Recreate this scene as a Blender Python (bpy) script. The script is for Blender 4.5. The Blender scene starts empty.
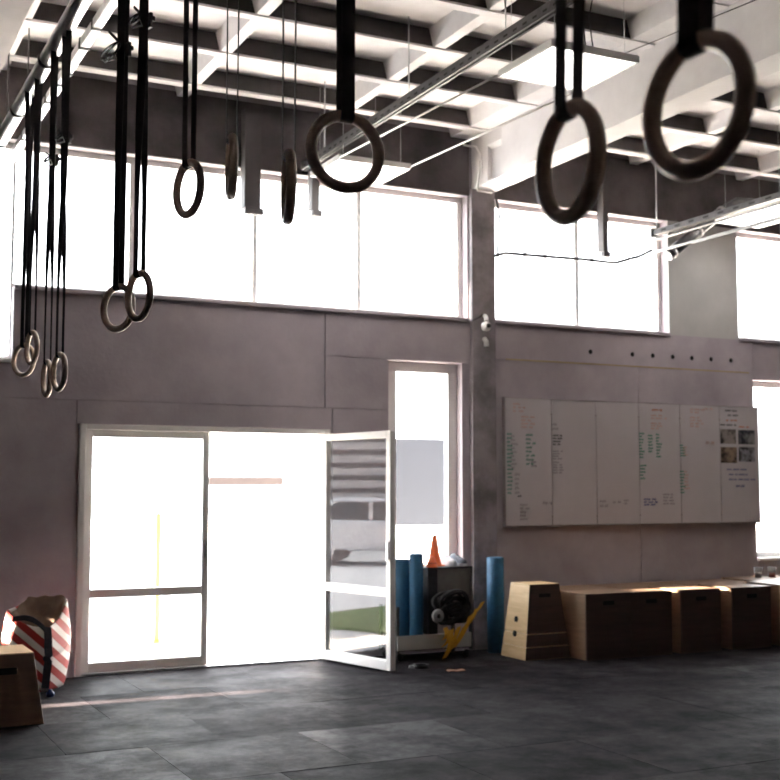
import bpy, math, random
from mathutils import Vector, Matrix
R = math.radians
random.seed(7)
S = bpy.context.scene
COL = S.collection

# ------------------------------------------------------------------ camera
F_PX, YAW, PITCH, CH = 1190.0, R(26.3), R(4.75), 1.6
cd = bpy.data.cameras.new('camera'); cam = bpy.data.objects.new('camera', cd); COL.objects.link(cam)
cam.location = (0, 0, CH); cam.rotation_euler = (math.pi/2 + PITCH, 0, -YAW)
cd.sensor_width = 36; cd.lens = 36*F_PX/780; cd.clip_start = 0.05; cd.clip_end = 400
cd.dof.use_dof = True; cd.dof.focus_distance = 5.2; cd.dof.aperture_fstop = 4.2
S.camera = cam
# ------------------------------------------------------------------ sky, sun, exposure
W = bpy.data.worlds.new('sky'); S.world = W; W.use_nodes = True
bg = W.node_tree.nodes['Background']; bg.inputs[0].default_value = (0.93, 0.96, 1.0, 1); bg.inputs[1].default_value = 1.0
sd = bpy.data.lights.new('sun', 'SUN'); sd.energy = 32.0; sd.angle = R(0.8); sd.color = (1.0, 0.83, 0.66)
sun = bpy.data.objects.new('sun', sd); COL.objects.link(sun)
SUN_DIR = Vector((math.cos(R(12))*math.cos(R(-3)), math.cos(R(12))*math.sin(R(-3)), -math.sin(R(12))))
sun.rotation_euler = SUN_DIR.to_track_quat('-Z', 'Y').to_euler(); sun.location = (-12, 10, 6)
vs = S.view_settings; vs.view_transform = 'Standard'; vs.look = 'None'; vs.gamma = 1; vs.use_curve_mapping = False
vs.exposure = 3.9
cy = S.cycles
cy.max_bounces = 10; cy.diffuse_bounces = 6; cy.transparent_max_bounces = 16; cy.glossy_bounces = 4
cy.use_denoising = True; cy.sample_clamp_indirect = 6.0; cy.caustics_reflective = False; cy.caustics_refractive = False

# camera frame (used only to turn measured points into places on known planes)
fw = Vector((math.sin(YAW)*math.cos(PITCH), math.cos(YAW)*math.cos(PITCH), math.sin(PITCH)))
rt = Vector((math.cos(YAW), -math.sin(YAW), 0)); up = rt.cross(fw); CP = Vector((0, 0, CH))
def ray(x, y): return fw + rt*((x-390)/F_PX) - up*((y-390)/F_PX)
def onY(x, y, Y): d = ray(x, y); return CP + d*(Y/d.y)
def onZ(x, y, Z=0.0): d = ray(x, y); return CP + d*((Z-CH)/d.z)
def onX(x, y, X): d = ray(x, y); return CP + d*(X/d.x)

# ------------------------------------------------------------------ materials
MATS = {}
def M(name, c1, c2=None, scale=6.0, rough=0.6, bump=0.0, bscale=None, metallic=0.0, detail=6.0, spec=0.5, stretch=None, coord='world', contrast=(0.35, 0.65), rough2=None, emit=None, nr=0.6):
    if name in MATS: return MATS[name]
    m = bpy.data.materials.new(name); m.use_nodes = True; MATS[name] = m
    nt = m.node_tree; N = nt.nodes; L = nt.links; b = N['Principled BSDF']
    b.inputs['Roughness'].default_value = rough; b.inputs['Metallic'].default_value = metallic
    b.inputs['Specular IOR Level'].default_value = spec
    c2 = c2 or tuple(v*0.82 for v in c1)
    if coord == 'world':
        vec = N.new('ShaderNodeNewGeometry').outputs['Position']
    else:
        vec = N.new('ShaderNodeTexCoord').outputs['Object']
    if stretch:
        mp = N.new('ShaderNodeMapping'); mp.inputs['Scale'].default_value = stretch; L.new(vec, mp.inputs[0]); vec = mp.outputs[0]
    n1 = N.new('ShaderNodeTexNoise'); n1.inputs['Scale'].default_value = scale; n1.inputs['Detail'].default_value = detail
    n1.inputs['Roughness'].default_value = nr; L.new(vec, n1.inputs['Vector'])
    rp = N.new('ShaderNodeValToRGB'); rp.color_ramp.elements[0].position = contrast[0]; rp.color_ramp.elements[1].position = contrast[1]
    rp.color_ramp.elements[0].color = (*c2, 1); rp.color_ramp.elements[1].color = (*c1, 1)
    L.new(n1.outputs['Fac'], rp.inputs[0]); L.new(rp.outputs[0], b.inputs['Base Color'])
    if rough2 is not None:
        mr = N.new('ShaderNodeMapRange'); mr.inputs['From Min'].default_value = contrast[0]; mr.inputs['From Max'].default_value = contrast[1]
        mr.inputs['To Min'].default_value = rough2; mr.inputs['To Max'].default_value = rough
        L.new(n1.outputs['Fac'], mr.inputs['Value']); L.new(mr.outputs[0], b.inputs['Roughness'])
    if bump:
        n2 = N.new('ShaderNodeTexNoise'); n2.inputs['Scale'].default_value = bscale or scale*5; n2.inputs['Detail'].default_value = 4
        L.new(vec, n2.inputs['Vector'])
        bp = N.new('ShaderNodeBump'); bp.inputs['Strength'].default_value = bump; bp.inputs['Distance'].default_value = 0.01
        L.new(n2.outputs['Fac'], bp.inputs['Height']); L.new(bp.outputs[0], b.inputs['Normal'])
    if emit:
        b.inputs['Emission Color'].default_value = (*emit[0], 1); b.inputs['Emission Strength'].default_value = emit[1]
    return m
def glass(name, tint=(0.98, 0.99, 0.985), ior=1.5, extra=0.0):
    m = bpy.data.materials.new(name); m.use_nodes = True; nt = m.node_tree; N = nt.nodes; L = nt.links
    N.remove(N['Principled BSDF']); out = N['Material Output']
    t = N.new('ShaderNodeBsdfTransparent'); t.inputs[0].default_value = (*tint, 1)
    g = N.new('ShaderNodeBsdfGlossy'); g.inputs['Roughness'].default_value = 0.004
    fr = N.new('ShaderNodeFresnel'); fr.inputs[0].default_value = ior
    mx = N.new('ShaderNodeMixShader'); fac = fr.outputs[0]
    if extra:
        ad = N.new('ShaderNodeMath'); ad.operation = 'ADD'; ad.inputs[1].default_value = extra; L.new(fac, ad.inputs[0]); fac = ad.outputs[0]
    ge = N.new('ShaderNodeNewGeometry'); iv = N.new('ShaderNodeMath'); iv.operation = 'SUBTRACT'; iv.inputs[0].default_value = 1.0; L.new(ge.outputs['Backfacing'], iv.inputs[1])
    mu = N.new('ShaderNodeMath'); mu.operation = 'MULTIPLY'; L.new(fac, mu.inputs[0]); L.new(iv.outputs[0], mu.inputs[1]); fac = mu.outputs[0]
    L.new(fac, mx.inputs[0]); L.new(t.outputs[0], mx.inputs[1]); L.new(g.outputs[0], mx.inputs[2]); L.new(mx.outputs[0], out.inputs[0])
    return m

concrete = M('concrete_wall', (0.46, 0.41, 0.445), (0.32, 0.28, 0.308), scale=1.1, rough=0.85, bump=0.25, bscale=26, detail=9, contrast=(0.33, 0.66))
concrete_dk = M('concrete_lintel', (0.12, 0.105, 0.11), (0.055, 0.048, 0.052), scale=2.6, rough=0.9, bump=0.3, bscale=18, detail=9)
pillar_m = M('concrete_pillar', (0.30, 0.268, 0.285), (0.16, 0.142, 0.152), scale=3.0, rough=0.9, bump=0.3, bscale=30, detail=10, contrast=(0.36, 0.6))
white_c = M('painted_ceiling', (0.80, 0.775, 0.78), (0.68, 0.65, 0.655), scale=2.5, rough=0.85, bump=0.1)
beam_m = M('painted_beam', (0.78, 0.755, 0.76), (0.66, 0.63, 0.635), scale=1.8, rough=0.85, bump=0.12, detail=9)
rib_m = M('painted_rib', (0.80, 0.775, 0.78), (0.68, 0.65, 0.655), scale=3.5, rough=0.85, bump=0.12)
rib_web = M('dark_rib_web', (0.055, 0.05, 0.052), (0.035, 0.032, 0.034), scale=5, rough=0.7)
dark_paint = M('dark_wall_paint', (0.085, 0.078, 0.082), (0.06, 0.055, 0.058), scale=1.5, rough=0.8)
black_paint = M('dark_bracket_paint', (0.09,0.082,0.085), rough=0.7)
white_pvc = M('white_pvc', (0.80, 0.79, 0.78), (0.72, 0.70, 0.69), scale=3, rough=0.35)
grey_panel = M('grey_infill', (0.44, 0.43, 0.42), (0.38, 0.37, 0.36), scale=2, rough=0.7)
GLASS = glass('window_glass'); DGLASS = glass('door_glass', extra=0.02)
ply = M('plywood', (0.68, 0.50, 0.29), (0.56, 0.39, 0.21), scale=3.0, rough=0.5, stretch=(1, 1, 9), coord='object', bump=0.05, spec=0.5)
ply2 = M('plywood_dark', (0.075, 0.046, 0.034), (0.052, 0.032, 0.024), scale=3.0, rough=0.45, stretch=(1, 1, 9), coord='object', bump=0.05)  # dark ply for box fronts, with their shade put into the colour
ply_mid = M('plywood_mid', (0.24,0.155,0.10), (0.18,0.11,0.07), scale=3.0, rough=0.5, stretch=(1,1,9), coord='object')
ringwood = M('ring_wood', (0.74, 0.60, 0.48), (0.62, 0.48, 0.37), scale=14, rough=0.42, coord='object', stretch=(1, 1, 3))
webbing = M('black_webbing', (0.022, 0.021, 0.024), (0.012, 0.012, 0.014), scale=60, rough=0.7, coord='object', bump=0.2, bscale=400)
steel = M('galvanised_steel', (0.62, 0.62, 0.63), (0.46, 0.46, 0.47), scale=12, rough=0.32, metallic=0.9)
steel_dk = M('dark_steel', (0.10, 0.095, 0.097), (0.06, 0.057, 0.06), scale=9, rough=0.5, metallic=0.4)
chrome = M('polished_steel', (0.82, 0.82, 0.82), (0.72, 0.72, 0.72), scale=6, rough=0.34, metallic=1.0)
black = M('black_plastic', (0.022, 0.022, 0.025), (0.014, 0.014, 0.016), scale=20, rough=0.45)
hole_m = M('dark_hole', (0.015, 0.013, 0.012), (0.01, 0.009, 0.008), rough=0.9)
led = M('led_diffuser', (0.9, 0.9, 0.9), (0.88, 0.88, 0.88), emit=((1.0, 0.98, 0.95), 0.55))
white_tube = M('white_conduit', (0.80, 0.78, 0.76), (0.74, 0.72, 0.70), rough=0.4)

# ------------------------------------------------------------------ mesh helpers
WL = {}
class MB:
    def __init__(s): s.v = []; s.f = []; s.smooth = []
    def add(s, v, f, sm=False):
        o = len(s.v); s.v += [tuple(p) for p in v]; s.f += [tuple(i+o for i in q) for q in f]; s.smooth += [sm]*len(f); return s
    def box(s, x0, x1, y0, y1, z0, z1):
        v = [(x0,y0,z0),(x1,y0,z0),(x1,y1,z0),(x0,y1,z0),(x0,y0,z1),(x1,y0,z1),(x1,y1,z1),(x0,y1,z1)]
        return s.add(v, [(0,3,2,1),(4,5,6,7),(0,1,5,4),(1,2,6,5),(2,3,7,6),(3,0,4,7)])
    def hexa(s, v): return s.add(v, [(0,3,2,1),(4,5,6,7),(0,1,5,4),(1,2,6,5),(2,3,7,6),(3,0,4,7)])
    def tube(s, pts, r, n=10, cap=True, radii=None, closed=False):
        pts = [Vector(p) for p in pts]; k = len(pts); vs_ = []; prev = None
        for i, p in enumerate(pts):
            a = pts[(i-1) % k] if (closed or i > 0) else pts[i]; b = pts[(i+1) % k] if (closed or i < k-1) else pts[i]
            t = (b-a).normalized()
            if prev is None:
                ref = Vector((0,0,1)) if abs(t.z) < 0.9 else Vector((1,0,0)); u = t.cross(ref).normalized()
            else:
                u = (prev - t*prev.dot(t)).normalized()
            prev = u; w = t.cross(u); rr = radii[i] if radii else r
            vs_ += [p + u*math.cos(2*math.pi*j/n)*rr + w*math.sin(2*math.pi*j/n)*rr for j in range(n)]
        fs = []
        for i in range(k if closed else k-1):
            i2 = (i+1) % k
            for j in range(n): fs.append((i*n+j, i*n+(j+1) % n, i2*n+(j+1) % n, i2*n+j))
        s.add(vs_, fs, True)
        if cap and not closed:
            o = len(s.v)-len(vs_); s.f += [tuple(o+j for j in reversed(range(n))), tuple(o+(k-1)*n+j for j in range(n))]; s.smooth += [False, False]
        return s
    def lathe(s, prof, c=(0,0,0), n=20, axis='z', sm=True):
        vs_ = []
        for r, h in prof:
            for j in range(n):
                a = 2*math.pi*j/n; x, y = r*math.cos(a), r*math.sin(a)
                p = (x, y, h) if axis == 'z' else ((x, h, y) if axis == 'y' else (h, x, y))
                vs_.append((p[0]+c[0], p[1]+c[1], p[2]+c[2]))
        fs = [(i*n+j, i*n+(j+1) % n, (i+1)*n+(j+1) % n, (i+1)*n+j) for i in range(len(prof)-1) for j in range(n)]
        return s.add(vs_, fs, sm)
    def ribbon(s, pts, wdirs, w, th=0.002):
        pts = [Vector(p) for p in pts]; k = len(pts); vs_ = []
        for i, p in enumerate(pts):
            t = (pts[min(i+1, k-1)]-pts[max(i-1, 0)]).normalized(); wd = Vector(wdirs[i]).normalized(); nn = t.cross(wd).normalized()
            for a, b in ((-1,-1),(1,-1),(1,1),(-1,1)): vs_.append(p + wd*(a*w/2) + nn*(b*th/2))
        fs = [(i*4+j, i*4+(j+1) % 4, i*4+4+(j+1) % 4, i*4+4+j) for i in range(k-1) for j in range(4)]
        fs += [(3,2,1,0), tuple((k-1)*4+j for j in range(4))]
        return s.add(vs_, fs)
    def prism(s, poly, d0, d1, axis='y'):      # polygon in the other two axes, extruded
        n = len(poly); q = lambda p, d: {'y': (p[0], d, p[1]), 'x': (d, p[0], p[1]), 'z': (p[0], p[1], d)}[axis]
        v = [q(p, d0) for p in poly] + [q(p, d1) for p in poly]
        return s.add(v, [tuple(range(n)), tuple(reversed(range(n, 2*n)))] + [(i, n+i, n+(i+1) % n, (i+1) % n) for i in range(n)])
    def build(s, name, mat, parent=None, bevel=0, seg=2, origin=None):
        o_ = Vector(origin) if origin is not None else (WL[parent.name] if parent else None)
        if o_ is None:
            xs, ys, zs = zip(*s.v); o_ = Vector(((min(xs)+max(xs))/2, (min(ys)+max(ys))/2, min(zs)))
        me = bpy.data.meshes.new(name); me.from_pydata([tuple(Vector(p)-o_) for p in s.v], [], s.f); me.update()
        me.polygons.foreach_set('use_smooth', s.smooth)
        import bmesh
        bm = bmesh.new(); bm.from_mesh(me); bmesh.ops.recalc_face_normals(bm, faces=bm.faces); bm.to_mesh(me); bm.free()
        if mat: me.materials.append(mat)
        o = bpy.data.objects.new(name, me); COL.objects.link(o); WL[o.name] = o_
        if parent: o.parent = parent; o.location = o_ - WL[parent.name]
        else: o.location = o_
        if bevel:
            b = o.modifiers.new('bevel', 'BEVEL'); b.width = bevel; b.segments = seg; b.limit_method = 'ANGLE'
        return o
def B(name, mat, parent, x0, x1, y0, y1, z0, z1, bevel=0): return MB().box(x0, x1, y0, y1, z0, z1).build(name, mat, parent, bevel=bevel)
def tag(o, label, cat, group=None):
    o['label'] = label; o['category'] = cat
    if group: o['group'] = group
    return o
def struct(o, label=None, cat=None):
    o['kind'] = 'structure'
    if label: o['label'] = label
    if cat: o['category'] = cat
    return o
def empty(name, loc, rz=0):
    o = bpy.data.objects.new(name, None); COL.objects.link(o); o.location = loc; o.rotation_euler = (0, 0, rz); o.empty_display_size = 0.05
    WL[o.name] = Vector(loc); return o
def copy_tree(src, parent=None):
    c = src.copy(); COL.objects.link(c); WL[c.name] = WL[src.name]
    if parent: c.parent = parent
    for k in list(src.children): copy_tree(k, c)
    return c

# ================================================================== SHELL
D = 10.45; DB = 10.70           # inner and outer face of the far wall
XL, XR, YB = -3.0, 14.0, -9.0
ZT, ZW0, ZW1 = 5.19, 3.32, 4.61  # rib underside, upper window sill and head
ZSL = 5.36                       # slab underside
# --- floor of rubber mats
floor = struct(B('floor', M('screed', (0.02,0.019,0.02), rough=0.9), None, XL, XR, YB, D, -0.15, -0.018), 'dark rubber mat gym floor with visible square seams', 'floor')
rub_a = M('rubber_mat', (0.018, 0.0155, 0.018), (0.0060, 0.005, 0.006), scale=1.3, rough=0.55, rough2=0.75, bump=0.5, bscale=120, detail=10, contrast=(0.38, 0.60), spec=0.03, nr=0.78)
rub_b = M('rubber_mat_worn', (0.023, 0.0200, 0.023), (0.0080, 0.0068, 0.008), scale=1.7, rough=0.52, rough2=0.75, bump=0.5, bscale=120, detail=10, contrast=(0.38, 0.58), spec=0.035, nr=0.78)
rub_c = M('rubber_mat_dark', (0.014, 0.0115, 0.0138), (0.005, 0.0042, 0.005), scale=1.5, rough=0.6, rough2=0.8, bump=0.5, bscale=120, detail=10, contrast=(0.38, 0.60), spec=0.03, nr=0.78)
tm = []
for m in (rub_a, rub_b, rub_c):
    o = MB().box(-0.4985, 0.4985, -0.4985, 0.4985, -0.018, 0.0).build('rubber_mat', m, floor, origin=(0,0,0)); tm.append(o)
used = [False]*3
for j in range(20):
    off = 0.5 if j % 2 else 0.0
    for i in range(18):
        x = XL + 0.5 + i + off - 0.5; y = D - 0.5 - j
        if x > XR or y < YB or x < XL: continue
        k = random.choice((0, 0, 1, 2))
        o = tm[k] if not used[k] else tm[k].copy()
        if used[k]: COL.objects.link(o)
        used[k] = True
        o.parent = floor; o.location = Vector((x + random.uniform(-.0015, .0015), y, random.uniform(-0.0015, 0.0015))) - WL['floor']

# --- far wall with openings
OPEN = [(1.24, 1.58, 2.69, ZW1), (1.58, 6.06, ZW0, ZW1), (2.18, 4.50, -0.2, 2.16), (5.15, 5.99, 0.62, 2.87),
        (6.37, 8.65, ZW0, ZW1), (9.66, 12.0, ZW0, ZW1), (9.86, 11.2, 0.80, 2.86)]
def grid_wall(name, mat, x0, x1, z0, z1, y0, y1, openings, parent=None):
    xs = sorted({x0, x1, *[v for o in openings for v in o[:2] if x0 < v < x1]}); zs = sorted({z0, z1, *[v for o in openings for v in o[2:] if z0 < v < z1]})
    nx, nz = len(xs)-1, len(zs)-1
    solid = [[not any(o[0] <= (xs[i]+xs[i+1])/2 <= o[1] and o[2] <= (zs[j]+zs[j+1])/2 <= o[3] for o in openings) for j in range(nz)] for i in range(nx)]
    m = MB(); idx = {}
    def vid(i, j, k):
        if (i, j, k) not in idx: idx[(i,j,k)] = len(m.v); m.v.append((xs[i], (y0, y1)[k], zs[j]))
        return idx[(i,j,k)]
    def face(*c): m.f.append(tuple(vid(*q) for q in c)); m.smooth.append(False)
    for i in range(nx):
        for j in range(nz):
            if not solid[i][j]: continue
            face((i,j,0),(i+1,j,0),(i+1,j+1,0),(i,j+1,0)); face((i,j,1),(i,j+1,1),(i+1,j+1,1),(i+1,j,1))
            if i == 0 or not solid[i-1][j]: face((i,j,0),(i,j+1,0),(i,j+1,1),(i,j,1))
            if i == nx-1 or not solid[i+1][j]: face((i+1,j,0),(i+1,j,1),(i+1,j+1,1),(i+1,j+1,0))
            if j == 0 or not solid[i][j-1]: face((i,j,0),(i,j,1),(i+1,j,1),(i+1,j,0))
            if j == nz-1 or not solid[i][j+1]: face((i,j+1,0),(i+1,j+1,0),(i+1,j+1,1),(i,j+1,1))
    return m.build(name, mat, parent)
wall_back = struct(grid_wall('wall_back', concrete, XL, XR, -0.15, 5.6, D+0.02, DB, OPEN), 'grey concrete panel wall with high windows and glazed doors', 'wall')
# precast panels proud of the wall, with open joints
def wp(x0, x1, z0, z1, mat=concrete, y=D, ops=()):
    g = 0.004
    o = grid_wall('wall_panel', mat, x0+g, x1-g, z0+g, z1-g, y, D+0.02, list(ops), wall_back)
    return o
wp(XL, 1.24, 0, 2.37); wp(XL, 1.24, 2.37, ZW1)
wp(1.24, 2.13, 0, 2.37); wp(1.24, 4.47, 2.37, ZW0, ops=[(1.0, 1.58, 2.69, 5)]); wp(2.13, 4.55, 2.16, 2.37); wp(4.47, 6.08, 2.87, ZW0)
wp(4.55, 5.15, 0, 2.37); wp(4.47, 5.15, 2.37, 2.87); wp(5.15, 6.0, 0, 0.62)
wp(6.36, 8.2, 0, 2.93); wp(8.2, 9.86, 0, 2.93); wp(6.36, 9.86, 2.93, ZW0); wp(9.86, XR, 2.86, ZW0); wp(9.86, XR, 0, 0.80); wp(11.2, XR, 0.8, 2.86)
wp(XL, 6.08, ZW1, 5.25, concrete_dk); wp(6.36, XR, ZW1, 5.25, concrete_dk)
MB().box(6.5, 9.80, D-0.004, D, 2.930, 2.946).build('joint_strip', M('ochre_lath', (0.42,0.33,0.2), (0.36,0.28,0.17), rough=0.8), wall_back)
for x in (7.57, 8.13, 8.41, 8.69, 8.96, 9.24, 9.53):
    MB().lathe([(0.0, 0), (0.022, 0), (0.026, 0.004)], (x, D-0.004, 3.07), 12, 'y').build('anchor_hole', hole_m, wall_back)
for (x0, x1, z0, z1, y1) in ((3.60, 3.76, 4.15, 5.15, D-0.06), (4.28, 4.36, 4.20, 4.75, D-0.05), (7.68, 7.75, 4.10, 4.9, D-0.05)):
    m = MB().box(x0, x1, y1-0.06, D, z0+0.06, z1); m.box(x0+0.01, x1+0.03, y1-0.06, y1, z0, z0+0.06)
    m.build('steel_bracket', black_paint, wall_back, bevel=0.004)

# other walls, unseen but closing the hall
def grid_wall_x(name, mat, y0, y1, z0, z1, x0, x1, openings):
    o = grid_wall(name, mat, y0, y1, z0, z1, 0, 1, openings); me = o.data
    for v in me.vertices: v.co = (x0+(v.co.y+o.location.y)*(x1-x0), v.co.x+o.location.x, v.co.z+o.location.z)
    me.flip_normals(); o.location = (0, 0, 0); WL[o.name] = Vector((0, 0, 0)); return o
struct(grid_wall_x('wall_left', dark_paint, YB, DB, -0.15, 5.6, XL-0.25, XL, [(9.34, 9.49, 0.98, 1.42), (10.10, 10.128, 1.36, 1.62), (9.96, 10.12, 2.86, 3.05)]), 'grey concrete side wall at the left of the hall', 'wall')  # unseen slits added so the sun reaches the floor, bag and box tops
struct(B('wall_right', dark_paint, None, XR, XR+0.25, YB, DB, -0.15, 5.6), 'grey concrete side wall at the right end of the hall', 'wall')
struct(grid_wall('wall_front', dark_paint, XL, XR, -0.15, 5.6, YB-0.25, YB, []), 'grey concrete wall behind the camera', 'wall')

# --- pillar and beams
pil = struct(B('pillar', pillar_m, None, 6.08, 6.36, D-0.04, DB, -0.15, 4.68, bevel=0.008), 'rough grey concrete pillar between the window groups', 'pillar')
struct(B('pillar', pillar_m, None, 0.96, 1.24, D-0.04, DB, -0.15, 4.68, bevel=0.008), 'concrete pillar at the far left of the door wall', 'pillar')
def beam(x0, x1, label):
    b = empty('ceiling_beam', ((x0+x1)/2, D, 4.68)); struct(b, label, 'beam')
    w = 0.05
    MB().box(x0, x1, 10.12, D, 4.68, 5.6).build('end_block', beam_m, b, bevel=0.006)
    MB().prism([(x0,4.68),(x1,4.68),(x1,4.70),(x1-w,4.72),(x1-w,5.02),(x1,5.06),(x1,5.6),(x0,5.6),(x0,5.06),(x0+w,5.02),(x0+w,4.72),(x0,4.70)], 9.86, 10.12, 'y').build('pocket', beam_m, b)
    MB().box(x0, x1, YB, 9.86, 4.68, 5.6).build('beam_span', beam_m, b, bevel=0.006)
    return b
beam(6.10, 6.38, 'broad white painted concrete beam running over the pillar'); beam(0.96, 1.22, 'white painted concrete beam at the upper left corner'); beam(11.2, 11.48, 'white painted concrete beam at the far right')
# --- ceiling
ceil = struct(B('ceiling', white_c, None, XL, XR, YB, DB, ZSL, ZSL+0.22), 'white painted ribbed concrete ceiling with deep coffers', 'ceiling')
ribs_y = [10.10-0.86*k for k in range(22)]
for bx0, bx1 in ((XL, 0.96), (1.22, 6.10), (6.38, 11.2), (11.48, XR)):
    L_ = bx1-bx0
    for y in ribs_y:
        hw = 0.045 if y < 10 else 0.05
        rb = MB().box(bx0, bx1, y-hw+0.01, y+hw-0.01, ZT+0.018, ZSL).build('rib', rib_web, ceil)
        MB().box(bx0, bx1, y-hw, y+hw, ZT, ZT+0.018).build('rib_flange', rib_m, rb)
    if L_ > 4:
        for k, xc in enumerate((bx0+0.13, bx0+1.81, bx0+3.35, bx1-0.12)):
            hw = 0.05 if k in (1, 2) else 0.12
            MB().prism([(xc-hw, ZT+0.012), (xc+hw, ZT+0.012), (xc+hw+0.04, ZSL), (xc-hw-0.04, ZSL)], YB, D, 'y').build('cross_rib', rib_m, ceil)

# --- windows
def window(n, x0, x1, z0, z1, mull, label, fr=0.055, yc=10.62, sill=True, frl=None, frr=None):
    frl = frl or fr; frr = frr or fr
    w = empty('window_%d' % n, ((x0+x1)/2, yc, z0)); struct(w, label, 'window')
    m = MB(); y0, y1 = yc-0.035, yc+0.035
    m.box(x0, x1, y0, y1, z0, z0+fr); m.box(x0, x1, y0, y1, z1-fr, z1); m.box(x0, x0+frl, y0, y1, z0+fr, z1-fr); m.box(x1-frr, x1, y0, y1, z0+fr, z1-fr)
    m.build('frame', white_pvc, w, bevel=0.004)
    e = [x0+frl] + [v for x in mull for v in (x-0.025, x+0.025)] + [x1-frr]
    for x in mull: B('mullion', white_pvc, w, x-0.025, x+0.025, y0+0.008, y1-0.008, z0+fr, z1-fr, bevel=0.003)
    for k in range(0, len(e), 2): B('pane', GLASS, w, e[k], e[k+1], yc-0.002, yc+0.002, z0+fr, z1-fr)
    if sill: B('window_sill', concrete if z0 > 3 else white_pvc, w, x0, x1, D-0.03, yc-0.035, z0-0.02, z0+0.012, bevel=0.003)
    return w
window(1, 1.24, 1.58, 2.69, ZW1, [], 'narrow taller window pane at the left end of the high windows', frr=0.012)
window(2, 1.58, 6.06, ZW0, ZW1, [2.62, 3.80, 4.89], 'long row of four high window panes left of the pillar', frl=0.012)
window(3, 5.15, 5.99, 0.62, 2.87, [], 'tall narrow window between the glazed door and pillar', fr=0.10, frl=0.15)
w4 = window(4, 6.37, 8.65, ZW0, ZW1, [7.51], 'pair of high window panes right of the pillar')
window(5, 9.66, 12.0, ZW0, ZW1, [10.85], 'high window pane at the right edge above the whiteboard')
w6 = window(6, 9.86, 11.2, 0.80, 2.86, [], 'tall window at the right edge beside the whiteboard', fr=0.07)
struct(B('wall_infill', grey_panel, None, 8.65, 9.66, D+0.001, D+0.019, ZW0-0.01, ZW1+0.01), 'flat grey infill panel between two high windows', 'wall')

# --- glazed double door
tr = empty('trim_1', (3.34, 10.5, 0)); struct(tr, 'white frame around the glazed double doors', 'door frame')
B('jamb', white_pvc, tr, 2.16, 2.215, 10.43, 10.60, 0, 2.165, 0.004); B('jamb', white_pvc, tr, 4.465, 4.52, 10.43, 10.60, 0, 2.165, 0.004)
B('head', white_pvc, tr, 2.215, 4.465, 10.43, 10.60, 2.1145, 2.165, 0.004); B('threshold', steel, tr, 2.215, 4.465, 10.43, 10.60, 0, 0.02)
def leaf(name, wd, label):
    d = empty(name, (0, 0, 0)); struct(d, label, 'door'); h0, h1, s, t = 0.022, 2.114, 0.062, 0.03
    for x0 in (0, wd-s): B('stile', white_pvc, d, x0, x0+s, -t, t, h0, h1, 0.005)
    for z0, z1 in ((h0, h0+0.085), (0.655, 0.73), (h1-s, h1)): B('rail', white_pvc, d, s, wd-s, -t, t, z0, z1, 0.005)
    B('pane', DGLASS, d, s, wd-s, -0.003, 0.003, h0+0.085, 0.655); B('pane', DGLASS, d, s, wd-s, -0.003, 0.003, 0.73, h1-s)
    for z in (0.25, 1.05, 1.85): MB().tube([(-0.012, -t-0.008, z), (-0.012, -t-0.008, z+0.11)], 0.012, 8).build('hinge', steel, d)
    m = MB().box(wd-0.050, wd-0.022, -t-0.012, -t, 0.98, 1.14)
    m.box(wd-0.050, wd-0.022, t, t+0.012, 0.98, 1.14)
    m.build('lock_plate', steel, d)
    return d
l1 = leaf('door_1', 1.12, 'closed left leaf of the glazed double door'); l1.location = (2.22, 10.50, 0)
l2 = leaf('door_2', 1.02, 'open right leaf of the glazed double door swung into the hall'); l2.location = (4.45, 10.40, 0)
pa, pb = Vector((4.45, 10.40)), Vector((4.68, 9.40)); dv = pb-pa
l2.rotation_euler = (0, 0, math.atan2(dv.y, dv.x))

# ================================================================== RINGS AND THEIR RIG
RX, RZ = 1.32, 4.34
rig = empty('rig_pipe', (RX, 4.0, RZ)); tag(rig, 'shiny round steel pipe carrying the ring straps at upper left', 'pipe')
MB().tube([(RX, 0.2, RZ), (RX, 10.42, RZ)], 0.052, 20).build('pipe', chrome, rig)
for y in (6.15, 7.62, 8.75, 9.6, 4.6, 3.1, 1.2):
    MB().lathe([(0.0525,-0.02),(0.059,-0.018),(0.059,0.018),(0.0525,0.02)], (RX, y, RZ), 16, 'y').build('pipe_clamp', black, rig)
for y in (9.3, 6.1, 2.4): MB().tube([(RX-0.0, y, RZ+0.04), (RX-0.0, y, ZT)], 0.007, 8).build('hanger_rod', steel_dk, rig)
rail = empty('rig_rail', (1.475, 4.0, RZ)); tag(rail, 'square steel rail with black straps tied round it beside the rig pipe', 'rail')
MB().box(1.447, 1.503, 0.2, 10.42, RZ-0.03, RZ+0.03).build('rail', steel, rail, bevel=0.006)
for y in (6.25, 6.9, 7.25, 7.75, 8.0, 8.4, 8.9, 9.4): B('strap_tie', webbing, rail, 1.443, 1.507, y-0.013, y+0.013, RZ-0.034, RZ+0.034)
for y in (9.35, 6.55, 3.4): MB().tube([(1.475, y, RZ+0.03), (1.475, y, ZT)], 0.006, 8).build('hanger_rod', steel_dk, rail)

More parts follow.
